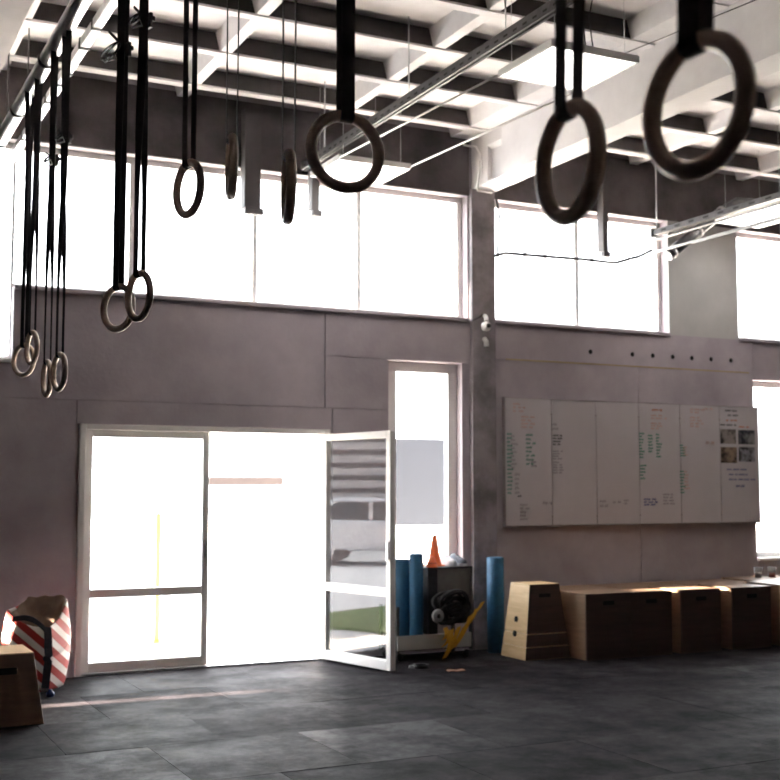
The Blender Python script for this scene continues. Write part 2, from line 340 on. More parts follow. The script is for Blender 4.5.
RINGS = [  # y, z centre, apparent slant, turn of the strap, label
 (8.24, 2.465, 50, 25, 'gymnastic ring farthest away and nearest the left edge of the picture'),
 (7.93, 2.515, 72, 60, 'gymnastic ring overlapping the farthest one at the left edge'),
 (7.37, 2.268, 78, 70, 'narrow looking gymnastic ring hanging lowest above the striped bag'),
 (6.99, 2.275, 71, 85, 'gymnastic ring with twisted straps right of the lowest hanging one'),
 (5.58, 2.455, 49, 20, 'wooden ring half hidden behind its partner above the left door pane'),
 (5.19, 2.455, 62, 60, 'wooden ring in front of its partner on twisted straps above the left door pane'),
 (4.45, 2.77, 63, 0, 'slanted wooden ring hanging in front of the first high windows'),
 (3.93, 2.73, 86, 0, 'higher of the two wooden rings seen edge-on, on thin looking straps'),
 (3.38, 2.53, 85, 0, 'lower and longer of the two wooden rings seen edge-on'),
 (2.95, 2.53, -23, 0, 'wooden ring seen almost face-on below a single wide black strap'),
 (1.80, 2.205, 60, 0, 'large slanted wooden ring hanging before the white beam and light panel'),
 (1.425, 2.20, 45, 0, 'largest and nearest wooden ring at the upper right corner')]
RR, TR = 0.1015, 0.0160
def make_ring(y, zc, slant, twist, label, i):
    rx = {10: 1.262, 11: 1.242}.get(i, RX)
    a = math.atan2(rx, y); v = Vector((math.sin(a), math.cos(a), 0)); r_ = Vector((math.cos(a), -math.sin(a), 0))
    th = R(slant); t = r_*math.cos(th) - v*math.sin(th); psi = math.atan2(t.y, t.x)
    root = empty('gymnastic_ring', (rx, y, zc-RR-TR), psi); tag(root, label, 'gymnastic ring', 'gymnastic rings hanging from the rig')
    WL[root.name] = Vector((0, 0, zc-RR-TR))
    m = MB(); m.tube([(RR*math.cos(2*math.pi*k/56), 0, zc+RR*math.sin(2*math.pi*k/56)) for k in range(56)], TR, 16, closed=True)
    m.build('ring', ringwood, root)
    zt = zc+RR; pts = []; wd = []; off = TR+0.0025; H = RZ-zt
    def W_(h):   # strap turns about the vertical some way up
        q = max(0, min(1, (h-0.25)/0.9)); q = q*q*(3-2*q); an = R(twist)*q; return Vector((math.cos(an), math.sin(an), 0)), Vector((-math.sin(an), math.cos(an), 0))
    n = 26
    top_off = 0.0545
    for k in range(n+1):
        h = H*(1-k/n); w_, nn = W_(h); of = off+(top_off-off)*min(1, max(0, (h/H-0.75)/0.25)) if i < 6 else off + 0.004*(h/H)
        if i >= 6 and h/H > 0.93: of = off + (top_off-off)*((h/H-0.93)/0.07)
        pts.append(Vector((0, 0, zt+h)) + nn*of); wd.append(w_)
    for k in range(1, 12):
        an = math.pi*k/12; pts.append(Vector((0, off*math.cos(an), zt-off*math.sin(an)))); wd.append(Vector((1,0,0)))
    for k in range(n+1):
        h = H*k/n; w_, nn = W_(h); of = off+(top_off-off)*min(1, max(0, (h/H-0.75)/0.25)) if i < 6 else off + 0.004*(h/H)
        if i >= 6 and h/H > 0.93: of = off + (top_off-off)*((h/H-0.93)/0.07)
        pts.append(Vector((0, 0, zt+h)) - nn*of); wd.append(w_)
    # over the pipe
    for k in range(1, 8):
        an = math.pi*k/8; w_, nn = W_(H); pts.append(Vector((0, 0, RZ+top_off*math.sin(an))) - nn*top_off*math.cos(an)); wd.append(w_)
    sw = 0.040 if i > 3 else 0.034
    lean = Matrix.Rotation(-psi, 3, 'Z') @ Vector((RX-rx, 0, 0)); pts = [p + lean*max(0, min(1, (p.z-zt)/H)) for p in pts]
    MB().ribbon(pts, wd, sw, 0.0026).build('strap', webbing, root)
    zb = {2: 3.62, 3: 3.66, 4: 3.72, 5: 3.72}.get(i)
    if zb:      # cam buckle with the spare strap end tied up
        m = MB().box(-0.024, 0.024, 0.018, 0.034, zb-0.035, zb+0.035); m.box(-0.028, 0.028, 0.030, 0.044, zb-0.004, zb+0.018)
        m.build('cam_buckle', steel_dk, root, bevel=0.003)
        ld = Matrix.Rotation(-psi, 3, 'Z') @ (-r_); fd = Matrix.Rotation(-psi, 3, 'Z') @ (-v); k_ = 1.0 if i == 4 else (0.55 if i == 5 else 0.4)
        for q_, (ax, az, wx_) in enumerate(((0.085, -0.085, 0.020), (0.05, 0.05, 0.016), (0.07, -0.10, 0.013))):
            lp = []
            for k in range(21):
                an = 2*math.pi*k/20; mj = 0.5-0.5*math.cos(an); mn = math.sin(an)*wx_
                lp.append(Vector((0, 0, zb+0.01)) + ld*(0.015+(ax*mj + mn*0.8)*k_) + fd*(0.035+0.006*q_) + Vector((0, 0, (az*mj + mn*0.6)*k_)))
            MB().ribbon(lp, [fd]*len(lp), 0.022, 0.005).build('strap_end', webbing, root)
        c0 = Vector((0, 0, zb-0.05*k_)) + ld*0.05*k_ + fd*0.05; MB().tube([c0-ld*0.02+Vector((0,0,-0.02)), c0+ld*0.022+Vector((0,0,-0.035)), c0+ld*0.03+Vector((0,0,-0.012)), c0-ld*0.01+Vector((0,0,0.006))], 0.005, 8, closed=True).build('buckle_wire', chrome, root)
    return root
for i, a in enumerate(RINGS): make_ring(*a, i)

# ================================================================== CEILING FITTINGS
# slotted steel channel
ch = empty('slotted_channel', (4.22, 7.0, 4.68)); tag(ch, 'long slotted steel channel hung on wires under the white coffers', 'steel channel')
m = MB(); cx, cw, chh = 4.22, 0.030, 0.038
m.box(cx-cw, cx+cw, 1.0, 10.4, 4.68+chh-0.004, 4.68+chh); m.box(cx-cw, cx-cw+0.004, 1.0, 10.4, 4.68-chh, 4.68+chh); m.box(cx+cw-0.004, cx+cw, 1.0, 10.4, 4.68-chh, 4.68+chh)
m.box(cx-cw, cx-cw+0.018, 1.0, 10.4, 4.68-chh, 4.68-chh+0.004); m.box(cx+cw-0.018, cx+cw, 1.0, 10.4, 4.68-chh, 4.68-chh+0.004)
m.build('channel', steel_dk, ch)
sm = MB()
y = 5.0
while y < 10.3: sm.box(cx-cw-0.0015, cx-cw+0.002, y, y+0.05, 4.665, 4.68); y += 0.12
o = sm.build('slots', hole_m, ch); o['kind'] = 'stuff'
for y in (9.9, 8.2, 6.75, 5.6): MB().tube([(cx, y, 4.68+chh), (cx, y, ZT if abs((10.1-y) % 0.86-0.43) > 0.36 else ZSL)], 0.006, 6).build('hanger_wire', steel, ch)
# light panels in a row with thin white rails between them
LZ = 4.50
def light_panel(x0, y0, w, l, label, wires=True):
    p = empty('ceiling_light', (x0+w/2, y0+l/2, LZ)); tag(p, label, 'light panel', 'square ceiling light panels')
    t = 0.02
    for a in ((x0, x0+w, y0, y0+t), (x0, x0+w, y0+l-t, y0+l), (x0, x0+t, y0+t, y0+l-t), (x0+w-t, x0+w, y0+t, y0+l-t)): B('frame_bar', white_tube, p, *a, LZ, LZ+0.05)
    B('diffuser', led, p, x0+t, x0+w-t, y0+t, y0+l-t, LZ+0.006, LZ+0.014); B('housing', white_tube, p, x0+t, x0+w-t, y0+t, y0+l-t, LZ+0.015, LZ+0.05)
    if wires:
        for (u, v) in ((0.1, 0.1), (0.9, 0.1), (0.1, 0.9), (0.9, 0.9)): MB().tube([(x0+w*u, y0+l*v, LZ+0.05), (x0+w*u, y0+l*v, ZSL)], 0.0022, 6).build('hanger_wire', steel, p)
    return p
PA = onZ(500, 76, LZ); PB = onZ(580, 93, LZ); PC = onZ(645, 64, LZ)
lx0, lx1 = PA.x, PB.x; ly1 = (PA.y+PB.y)/2; ly0 = PC.y
light_panel(lx0, ly0, lx1-lx0, ly1-ly0, 'bright square light panel just behind the large slanted ring')
P2 = onZ(411, 169, LZ)
light_panel(P2.x-(lx1-lx0), P2.y, lx1-lx0, ly1-ly0, 'bright square light panel seen through the face-on ring')
P3 = onZ(780, 212, LZ); P3b = onZ(712, 224, LZ)
light_panel(P3b.x, P3b.y-1.05, 0.62, 1.0, 'light panel at the right edge beside the silver duct')
dxl = P2.x-lx1
for x in (lx0+0.008, lx1-0.008):
    o = MB().tube([(x, ly1, LZ+0.02), (x+dxl, P2.y, LZ+0.02)], 0.008, 8).build('light_rail', white_tube)
    tag(o, 'thin white rail joining the %s edges of two light panels' % ('left' if x < lx0+0.1 else 'right'), 'rail')
m = MB()
for dx in (0, 0.06): m.tube([(lx0+0.35+dx, ly0+0.1, LZ+0.056), (lx0+0.33+dx, ly0+0.12, LZ+0.3), (lx0+0.36+dx*1.4, ly0+0.1, LZ+0.6), (lx0+0.42+dx, ly0+0.05, ZSL)], 0.005, 6)
tag(m.build('power_cable', black), 'pair of thin black cables dropping to the nearest light panel', 'cable')
# thin wire rope running along the beam
tag(MB().tube([onX(520, 96, 6.0), onX(780, -10, 6.0)], 0.004, 6).build('wire_rope', steel_dk), 'thin dark wire stretched along the white beam', 'wire')
# white conduit hose curling at the beam end
tag(MB().tube([(5.98, D-0.05, 5.12), (6.06, D-0.16, 5.08), (6.085, D-0.22, 4.98), (6.07, D-0.24, 4.86), (6.06, D-0.22, 4.74), (6.07, D-0.16, 4.665), (6.12, D-0.10, 4.65), (6.3, D-0.08, 4.65)], 0.012, 8).build('conduit_hose', white_tube), 'white curled conduit hose where the beam meets the pillar', 'hose')
# right hand rails
conduit_m = M('grey_conduit', (0.20,0.19,0.19), (0.15,0.142,0.145), rough=0.5)
def yline(name, label, cat, x, z, y0, y1, r, mat, square=False):
    m = MB()
    if square: m.box(x-r, x+r, y0, y1, z-r, z+r)
    else: m.tube([(x, y0, z), (x, y1, z)], r, 8)
    return tag(m.build(name, mat), label, cat)
q = onZ(654, 234, 4.36); ch2 = empty('slotted_channel', (q.x, 8, 4.36)); tag(ch2, 'dark steel channel on a wire at the right above the grey panel', 'steel channel')
B('channel', steel_dk, ch2, q.x-0.04, q.x+0.04, 3.0, q.y, 4.335, 4.395, 0.003)
for k in range(9): B('slot', hole_m, ch2, q.x-0.042, q.x-0.038, q.y-0.25-k*0.22, q.y-0.17-k*0.22, 4.355, 4.375)
B('end_plate', steel, ch2, q.x-0.06, q.x+0.06, q.y-0.02, q.y, 4.31, 4.42, 0.004)
for y in (q.y-0.05, q.y-2.05): MB().tube([(q.x, y, 4.395), (q.x, y, ZT+0.15)], 0.006, 6).build('hanger_wire', steel, ch2)
q2 = onZ(652, 241, 4.26); yline('conduit', 'upper thin steel conduit below the right hand channel', 'conduit', q2.x, 4.26, 3.0, q2.y, 0.011, conduit_m)
q3 = onZ(655, 252, 4.22); yline('conduit', 'lower thin steel conduit crossing before the grey panel', 'conduit', q3.x, 4.22, 3.0, q3.y, 0.014, conduit_m)
q4 = onZ(700, 241, 4.16); yline('conduit', 'short lowest steel conduit beside the silver duct', 'conduit', q4.x, 4.16, 3.0, q4.y+0.1, 0.010, conduit_m)
# silver duct
dz_ = 4.55; dA = onY(668, 256, 10.22); dB = onY(722, 212, 10.16)
du = empty('silver_duct', tuple(dA)); tag(du, 'shiny silver duct bent downward at the right before the grey panel', 'duct')
pts = [dA, dA.lerp(dB, 0.5)+Vector((0,0,0.01)), dB, dB+Vector((0.20,-0.02,0.12)), dB+Vector((0.9,-0.04,0.16)), dB+Vector((1.8,-0.05,0.16))]
MB().tube(pts, 0.062, 20, cap=True).build('duct', M('duct_metal', (0.16,0.16,0.165), (0.1,0.1,0.105), scale=5, rough=0.3, metallic=0.9), du)
for f_ in (0.08, 0.55, 1.0):
    p = dA.lerp(dB, f_); d_ = (dB-dA).normalized()
    MB().tube([p-d_*0.02, p+d_*0.02], 0.067, 20).build('collar', steel, du)
# cable strung before the right high windows
pts = [onY(494, 256, 10.36), onY(505, 253, 10.3), onY(540, 256, 10.3), onY(580, 259, 10.3), onY(615, 263, 10.3), onY(640, 256, 10.2), onZ(652, 250, 4.2)]
o = empty('strung_cable', tuple(pts[0])); tag(o, 'thin black cable strung across the high windows right of the pillar', 'cable')
MB().tube(pts, 0.018, 8).build('cable', black, o)
for p in (onY(525, 254.5, 10.3), onY(545, 256.3, 10.3), onY(592, 260.3, 10.3)): MB().tube([p-Vector((0.02,0,0)), p+Vector((0.02,0,0))], 0.024, 8).build('cable_clip', black, o)
pc = MB().tube([(6.37, D-0.05, 4.60), (6.40, D-0.07, 4.4), (6.38, D-0.06, 4.2), (6.375, D-0.06, 3.98)], 0.012, 8)
tag(pc.build('drop_cable', black), 'black cable dropping down the right side of the pillar', 'cable')
# camera on pillar
s = empty('security_camera', (6.21, D-0.05, 3.25)); tag(s, 'small white security camera on the concrete pillar', 'security camera')
MB().tube([(6.22, D-0.04, 3.37), (6.22, D-0.07, 3.36), (6.215, D-0.10, 3.30)], 0.022, 10).build('bracket', white_tube, s)
MB().lathe([(0, -0.05), (0.03, -0.047), (0.045, -0.03), (0.05, 0.0), (0.045, 0.03), (0, 0.05)], (6.20, D-0.11, 3.25), 16).build('housing', white_tube, s)
MB().lathe([(0.0, -0.012), (0.022, -0.010), (0.024, 0)], (6.205, D-0.155, 3.25), 12, 'y').build('lens', black, s)
MB().tube([(6.22, D-0.04, 3.13), (6.222, D-0.075, 3.10), (6.225, D-0.075, 3.05)], 0.026, 10).build('junction_box', white_tube, s)
MB().tube([(6.08, D-0.05, 3.31), (6.15, D-0.055, 3.34), (6.20, D-0.05, 3.38)], 0.006, 6).build('wire', black, s)

# ================================================================== WHITEBOARD
wb_m = M('whiteboard', (0.53, 0.50, 0.52), (0.49, 0.46, 0.48), scale=1.2, rough=0.22, spec=0.5)
ink = {'black': M('marker_black', (0.05,0.05,0.06), rough=0.5), 'blue': M('marker_blue', (0.06,0.07,0.22), rough=0.5), 'orange': M('marker_orange', (0.50,0.16,0.08), rough=0.5),
       'green': M('marker_green', (0.05,0.24,0.16), rough=0.5), 'grey': M('marker_faded', (0.30,0.28,0.30), rough=0.5), 'pale': M('marker_pale_orange', (0.55,0.36,0.30), rough=0.5)}
WX0, WX1, WZ0, WZ1 = 6.46, 9.87, 1.215, 2.54; WY = D-0.045
wb = empty('whiteboard', ((WX0+WX1)/2, D, WZ0)); tag(wb, 'wide six panel whiteboard with marker notes on the concrete wall', 'whiteboard')
al = M('board_trim', (0.36,0.33,0.33), (0.30,0.27,0.27), rough=0.4, metallic=0.3)
pw = (WX1-WX0)/6
for k in range(6): B('board_panel', wb_m, wb, WX0+k*pw+0.004, WX0+(k+1)*pw-0.004, WY, D-0.002, WZ0+0.012, WZ1-0.008, 0.002)
B('backing', al, wb, WX0+0.002, WX1-0.002, WY+0.012, D-0.001, WZ0+0.002, WZ1-0.002)
B('edge_trim', al, wb, WX0, WX1, WY-0.006, D-0.001, WZ0-0.004, WZ0+0.010); B('edge_trim', al, wb, WX0, WX1, WY-0.004, D-0.001, WZ1-0.008, WZ1)
B('edge_trim', al, wb, WX0-0.008, WX0, WY-0.004, D-0.001, WZ0, WZ1); B('edge_trim', al, wb, WX1, WX1+0.008, WY-0.004, D-0.001, WZ0, WZ1)
for k in range(1, 6):
    for z in (WZ0+0.1, WZ1-0.16): MB().lathe([(0, -0.004), (0.009, -0.004), (0.011, 0)], (WX0+k*pw, WY, z), 10, 'y').build('screw', al, wb)
def writing(px0, py0, px1, py1, lines, colour, seed, fill=0.8):
    """illegible handwritten marker lines"""
    rnd = random.Random(seed); a = onY(px0, py0, WY); b = onY(px1, py1, WY); m = MB(); lh = (a.z-b.z)/lines; w = b.x-a.x
    for i in range(lines):
        zc = a.z-lh*(i+0.5); x = a.x; xe = a.x + w*rnd.uniform(fill-0.2, 1)
        while x < xe:
            wl_ = rnd.uniform(0.03, 0.09); pts = []
            n = max(3, int(wl_/0.009))
            for k in range(n+1): pts.append((min(x+wl_*k/n, xe+0.02), WY-0.0015, zc + (lh*0.30)*(1 if k % 2 else -1)*rnd.uniform(0.5, 1)))
            m.ribbon(pts, [(0,1,0)]*len(pts), 0.002, 0.011); x += wl_+rnd.uniform(0.018, 0.035)
    if m.v: m.build('marker_writing', ink[colour], wb)
T = [(513,402,524,413,3,'pale',1), (521,415,534,429,4,'pale',2), (507,432,511,495,16,'green',3), (511,434,517,470,9,'grey',4), (515,472,518,495,5,'grey',5), (526,433,534,466,8,'green',6),
     (531,460,535,468,2,'grey',61), (518,494,523,498,1,'black',7), (520,503,528,521,5,'grey',8), (543,500,552,506,1,'grey',9), (552,422,558,431,2,'grey',10), (553,434,562,446,4,'black',11), (553,450,563,460,4,'grey',12), (553,461,563,474,5,'grey',13),
     (600,499,609,508,2,'grey',14), (613,500,619,504,1,'grey',15), (624,499,630,505,2,'grey',16), (652,408,662,412,1,'orange',17), (651,414,668,420,2,'pale',18), (651,422,664,430,3,'pale',19), (639,432,643,459,9,'green',20),
     (648,434,652,453,6,'green',21), (656,433,661,458,8,'green',22), (640,464,645,480,5,'green',23), (644,498,656,506,3,'blue',24), (663,493,674,505,4,'grey',25), (690,408,704,414,2,'pale',26), (690,416,703,428,4,'pale',27), (704,407,714,411,1,'pale',271),
     (680,444,684,457,5,'green',28), (683,446,688,456,4,'pale',29), (680,470,684,494,8,'green',30), (684,470,688,490,6,'pale',31), (706,440,716,446,1,'pale',32)]
for t in T: writing(*t)
# printed sheet on the last panel
def wrect(name, mat, x0, y0, x1, y1, off=0.002, par=None):
    a = onY(x0, y0, WY); b = onY(x1, y1, WY); return B(name, mat, par or wb, a.x, b.x, WY-off, WY-off+0.0015, b.z, a.z)
for x0, y0, x1, y1, c, sd_ in ((725,409,740,412.5,'black',40), (728,414,741,417,'black',41), (726,419,739,422,'orange',42), (720,423.5,738,426.5,'black',43), (739,426,747,428,'orange',431),
                       (727,468,749,471,'blue',44), (729,473,749,476,'blue',45), (729,478,754,481,'blue',46), (736,484,745,488,'blue',47)): writing(x0, y0, x1, y1, 1, c, sd_, 0.98)
ph = [M('photo_print_%d' % k, c1, c2, scale=9, rough=0.35, contrast=(0.4, 0.6), detail=2) for k, (c1, c2) in enumerate((((0.28,0.24,0.22),(0.03,0.03,0.03)), ((0.22,0.22,0.23),(0.02,0.02,0.03)), ((0.26,0.19,0.14),(0.03,0.025,0.02)), ((0.34,0.34,0.38),(0.03,0.03,0.035))))]
for k, r4 in enumerate(((720,429,736,444), (738,430,755,444.5), (720.5,447,737,463), (738.5,447,755,462))): wrect('photo', ph[k], *r4)

# ================================================================== BOXES
def slot(parent, x0, x1, y, z0, z1, side=-1): return B('handle_slot', hole_m, parent, x0, x1, y-0.003, y+0.004, z0, z1, 0.0015)
def frustum(x0, x1, y0, y1, z0, z1, sx, sy, H):   # slice of a tapering box
    def c(z): k = z/H; return [(x0+sx*k, y0+sy*k, z), (x1-sx*k, y0+sy*k, z), (x1-sx*k, y1-sy*k, z), (x0+sx*k, y1-sy*k, z)]
    return MB().hexa(c(z0)+c(z1))
# tapering jump box of three tiers
tb = empty('jump_box', (6.38, 9.77, 0)); tag(tb, 'pale tapering plywood jump box in three tiers beside the blue roller', 'jump box')
x0, x1, y0, y1, H, sx, sy = 6.125, 6.64, 9.55, 9.98, 0.70, 0.09, 0.05
TIER = ((0.0, 0.115), (0.121, 0.235), (0.241, 0.70))
for z0, z1 in TIER:
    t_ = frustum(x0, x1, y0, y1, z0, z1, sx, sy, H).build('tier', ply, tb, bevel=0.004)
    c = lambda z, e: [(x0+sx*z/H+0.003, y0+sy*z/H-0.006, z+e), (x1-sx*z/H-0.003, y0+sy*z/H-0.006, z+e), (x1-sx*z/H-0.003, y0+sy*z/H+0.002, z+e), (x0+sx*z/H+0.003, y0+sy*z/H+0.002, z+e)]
    MB().hexa(c(z0, 0.003)+c(z1, -0.003)).build('front_shade', ply2, t_, bevel=0.001)  # thin dark sheet over the same ply: the front's shade as colour
zz = 0.60; yy = y0+sy*zz/H; B('handle_slot', hole_m, tb, 6.31, 6.44, yy-0.009, yy+0.004, 0.575, 0.61, 0.0015)
for z in (0.36, 0.225):
    xx = x0+sx*z/H; MB().lathe([(0, -0.003), (0.032, -0.003), (0.032, 0.004)], (xx, 9.77, z), 14, 'x').build('finger_hole', hole_m, tb)
# plain jump boxes
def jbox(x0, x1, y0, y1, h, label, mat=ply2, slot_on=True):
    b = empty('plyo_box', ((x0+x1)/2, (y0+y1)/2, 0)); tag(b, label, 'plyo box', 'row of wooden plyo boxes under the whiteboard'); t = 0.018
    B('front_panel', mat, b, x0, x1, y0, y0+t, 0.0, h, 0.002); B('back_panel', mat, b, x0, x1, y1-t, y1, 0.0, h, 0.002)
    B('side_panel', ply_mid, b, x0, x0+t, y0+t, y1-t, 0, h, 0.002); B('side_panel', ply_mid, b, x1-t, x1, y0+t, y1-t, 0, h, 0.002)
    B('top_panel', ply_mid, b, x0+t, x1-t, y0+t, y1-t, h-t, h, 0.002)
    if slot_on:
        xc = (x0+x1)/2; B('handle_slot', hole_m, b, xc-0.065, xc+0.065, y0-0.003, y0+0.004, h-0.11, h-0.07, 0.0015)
    return b
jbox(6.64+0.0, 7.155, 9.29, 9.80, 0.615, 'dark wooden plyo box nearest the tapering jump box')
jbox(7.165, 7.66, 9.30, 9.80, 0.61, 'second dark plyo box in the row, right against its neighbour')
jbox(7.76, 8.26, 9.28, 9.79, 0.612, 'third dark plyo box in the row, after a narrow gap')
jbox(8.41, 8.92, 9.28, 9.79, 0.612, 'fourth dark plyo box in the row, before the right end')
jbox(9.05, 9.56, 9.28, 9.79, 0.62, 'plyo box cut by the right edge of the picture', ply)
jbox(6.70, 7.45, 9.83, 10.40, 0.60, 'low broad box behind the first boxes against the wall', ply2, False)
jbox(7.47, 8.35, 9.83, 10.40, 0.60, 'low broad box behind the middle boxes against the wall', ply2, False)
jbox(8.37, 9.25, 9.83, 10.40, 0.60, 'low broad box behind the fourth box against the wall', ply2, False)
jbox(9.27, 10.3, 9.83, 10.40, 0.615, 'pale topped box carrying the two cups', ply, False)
clear = glass('clear_plastic', (0.86, 0.87, 0.88), extra=0.06)
def cup(x, y, z, label, liquid):
    c = empty('plastic_cup', (x, y, z)); tag(c, label, 'cup', 'cups on the box')
    MB().lathe([(0.0, 0.002), (0.036, 0.002), (0.045, 0.12), (0.047, 0.12), (0.038, 0.0), (0.0, 0.0)], (x, y, z), 20).build('cup', clear, c)
    MB().lathe([(0.0, 0.003), (0.0345, 0.003), (0.039, 0.055), (0, 0.055)], (x, y, z), 20).build('drink', liquid, c)
cup(9.58, 10.15, 0.615, 'clear plastic cup on the box, left of the two', M('pale_drink', (0.55,0.52,0.5), rough=0.2)); cup(9.78, 10.15, 0.615, 'cup with a dark red drink on the box, right of the two', M('red_drink', (0.40,0.12,0.11), rough=0.2))
# near box at the left
nb = empty('jump_box', (1.25, 8.7, 0)); tag(nb, 'tapering plywood jump box at the lower left corner before the striped bag', 'jump box')
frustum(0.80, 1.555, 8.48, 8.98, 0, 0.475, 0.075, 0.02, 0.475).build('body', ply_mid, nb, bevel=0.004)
frustum(0.80, 1.555, 8.48, 8.98, 0.4755, 0.485, 0.075, 0.02, 0.475).build('lid', ply, nb, bevel=0.002)
yy = 8.48+0.02*0.37/0.475; B('handle_slot', hole_m, nb, 1.10, 1.37, yy-0.005, yy+0.003, 0.345, 0.39, 0.0015)

# ================================================================== STRIPED BAG
def stripes():
    m = bpy.data.materials.new('red_white_stripes'); m.use_nodes = True; N = m.node_tree.nodes; L = m.node_tree.links; b = N['Principled BSDF']; b.inputs['Roughness'].default_value = 0.55
    tc = N.new('ShaderNodeTexCoord'); mp = N.new('ShaderNodeMapping'); mp.inputs['Rotation'].default_value = (0, R(48), 0); L.new(tc.outputs['Object'], mp.inputs[0])
    wv = N.new('ShaderNodeTexWave'); wv.inputs['Scale'].default_value = 3.1; wv.inputs['Distortion'].default_value = 0.5; wv.inputs['Detail Scale'].default_value = 1.0; L.new(mp.outputs[0], wv.inputs[0])
    wv.wave_profile = 'TRI'
    r_ = N.new('ShaderNodeValToRGB'); r_.color_ramp.elements[0].position = 0.50; r_.color_ramp.elements[1].position = 0.56
    r_.color_ramp.elements[0].color = (0.42, 0.035, 0.03, 1); r_.color_ramp.elements[1].color = (0.80, 0.74, 0.71, 1)
    L.new(wv.outputs['Fac'], r_.inputs[0]); L.new(r_.outputs[0], b.inputs['Base Color']); return m
bag = empty('striped_bag', (1.74, 9.86, 0)); tag(bag, 'slumped red and white striped shopping bag by the door', 'bag')
corners0 = [(-0.27, 0.03), (0.06, -0.20), (0.26, 0.02), (-0.06, 0.22)]   # left, near, right, back
rnd = random.Random(4); rows = []; HS = [0, 0.06, 0.16, 0.26, 0.345, 0.375, 0.41, 0.48, 0.56, 0.63, 0.70]
zt_ = [0.645, 0.52, 0.72, 0.70]
per = 9
for zi, h in enumerate(HS):
    row = []; f_ = h/0.70; bul = 0.86 + 0.30*math.sin(math.pi*min(1, f_*0.9))*0.6
    for e in range(4):
        a, b = corners0[e], corners0[(e+1) % 4]; za, zb = zt_[e], zt_[(e+1) % 4]
        for k in range(per):
            u = k/per; x = a[0]+(b[0]-a[0])*u; y = a[1]+(b[1]-a[1])*u; sag = math.sin(math.pi*u)
            zt2 = za+(zb-za)*u - 0.05*sag*(1 if e in (0, 1) else 0.2); kk = bul*(1+0.10*sag*math.sin(math.pi*f_))
            if zi in (4, 5) and e == 1: kk *= 0.90 if zi == 5 else 1.02
            if zi == 6 and e == 1: kk *= 1.10
            jx = rnd.uniform(-.006, .006)*(zi > 0)
            row.append((1.74+x*kk+jx, 9.86+y*kk+jx, zt2*f_ + 0.002))
    rows.append(row)
n = 4*per; vv = [p for r_ in rows for p in r_]; ff = [(i*n+j, i*n+(j+1) % n, (i+1)*n+(j+1) % n, (i+1)*n+j) for i in range(len(rows)-1) for j in range(n)] + [tuple(range(n))]
mb = MB().add(vv, ff, True); bo = mb.build('bag_body', stripes(), bag); so = bo.modifiers.new('thickness', 'SOLIDIFY'); so.thickness = 0.006; so.offset = -1
ss = bo.modifiers.new('smooth', 'SUBSURF'); ss.levels = 1; ss.render_levels = 1
kraft = M('brown_paper', (0.20,0.13,0.09), (0.12,0.075,0.05), scale=8, rough=0.8)
top = rows[-2]; inn = []
for k, zz in ((0.88, 0.0), (0.84, 0.035), (0.60, -0.03), (0.3, -0.06)):
    inn.append([(1.74+(p[0]-1.74)*k, 9.86+(p[1]-9.86)*k, p[2]+zz+0.006*math.sin(j*1.7)*(k > 0.5) + (0.07*math.sin(math.pi*min(1, (j-1.2*per)/(2.6*per))) if (j > 1.2*per and k > 0.8) else 0)) for j, p in enumerate(top)])
vv = [p for r_ in inn for p in r_]; ff = [(i*n+j, i*n+(j+1) % n, (i+1)*n+(j+1) % n, (i+1)*n+j) for i in range(3) for j in range(n)] + [tuple(3*n+j for j in range(n))]
MB().add(vv, ff, True).build('paper_lining', kraft, bag)
navy = M('navy_webbing', (0.035,0.04,0.06), (0.02,0.024,0.036), scale=40, rough=0.6)
c_ = [(r_[per][0], r_[per][1]-0.008, r_[per][2]) for r_ in rows]
MB().ribbon([(c[0]-0.02, c[1]-0.012, c[2]) for c in c_[1:]], [(0.97, -0.2, 0)]*(len(c_)-1), 0.06, 0.004).build('strap', navy, bag)
hp = [(1.52+0.26*k/10, 9.72-0.05*math.sin(math.pi*k/10)-0.02*k/10, 0.585+0.055*math.sin(math.pi*k/10)-0.01*k) for k in range(11)]
MB().ribbon(hp, [(0.1, -0.3, 1)]*11, 0.045, 0.004).build('handle', navy, bag)
o = MB().lathe([(0, 0.0), (0.028, 0.0), (0.03, 0.03), (0.016, 0.04), (0.016, 0.055), (0, 0.055)], (1.795, 9.56, 0.0), 12).build('bottle_cap', M('blue_plastic', (0.03,0.07,0.25), rough=0.4))
tag(o, 'small dark blue plastic cap on the floor below the striped bag', 'cap')

# ================================================================== RACK, ROLLERS AND SMALL THINGS
rk = empty('storage_rack', (5.42, 10.2, 0)); tag(rk, 'low black rolling storage rack with white lower board under the tall window', 'storage rack')
rx0, rx1, ry0, ry1 = 5.02, 5.84, 10.02, 10.40
for x in (rx0, rx1-0.03):
    for y in (ry0, ry1-0.03): B('post', steel_dk, rk, x, x+0.03, y, y+0.03, 0.07, 0.84 if x > 5.3 else 0.5, 0.002)
B('top_board', black, rk, 5.345, rx1, ry0, ry1, 0.84, 0.858, 0.002)
B('back_panel', M('grey_board', (0.16,0.15,0.15), (0.12,0.112,0.112), rough=0.6), rk, 5.46, rx1-0.03, ry0+0.012, ry0+0.03, 0.36, 0.84)
B('divider', black, rk, 5.36, 5.46, ry0+0.01, ry1-0.05, 0.23, 0.84)
B('lower_board', M('worn_white_board', (0.42,0.40,0.39), (0.35,0.33,0.32), scale=4, rough=0.6), rk, rx0, rx1-0.03, ry0-0.02, ry0, 0.10, 0.235, 0.002)
B('bottom_shelf', black, rk, rx0+0.03, rx1-0.03, ry0, ry1-0.03, 0.09, 0.11)
for x in (rx0+0.05, rx1-0.05):
    for y in (ry0+0.04, ry1-0.05):
        MB().lathe([(0, -0.012), (0.033, -0.012), (0.035, 0), (0.033, 0.012), (0, 0.012)], (x, y, 0.035), 14, 'y').build('caster', black, rk)
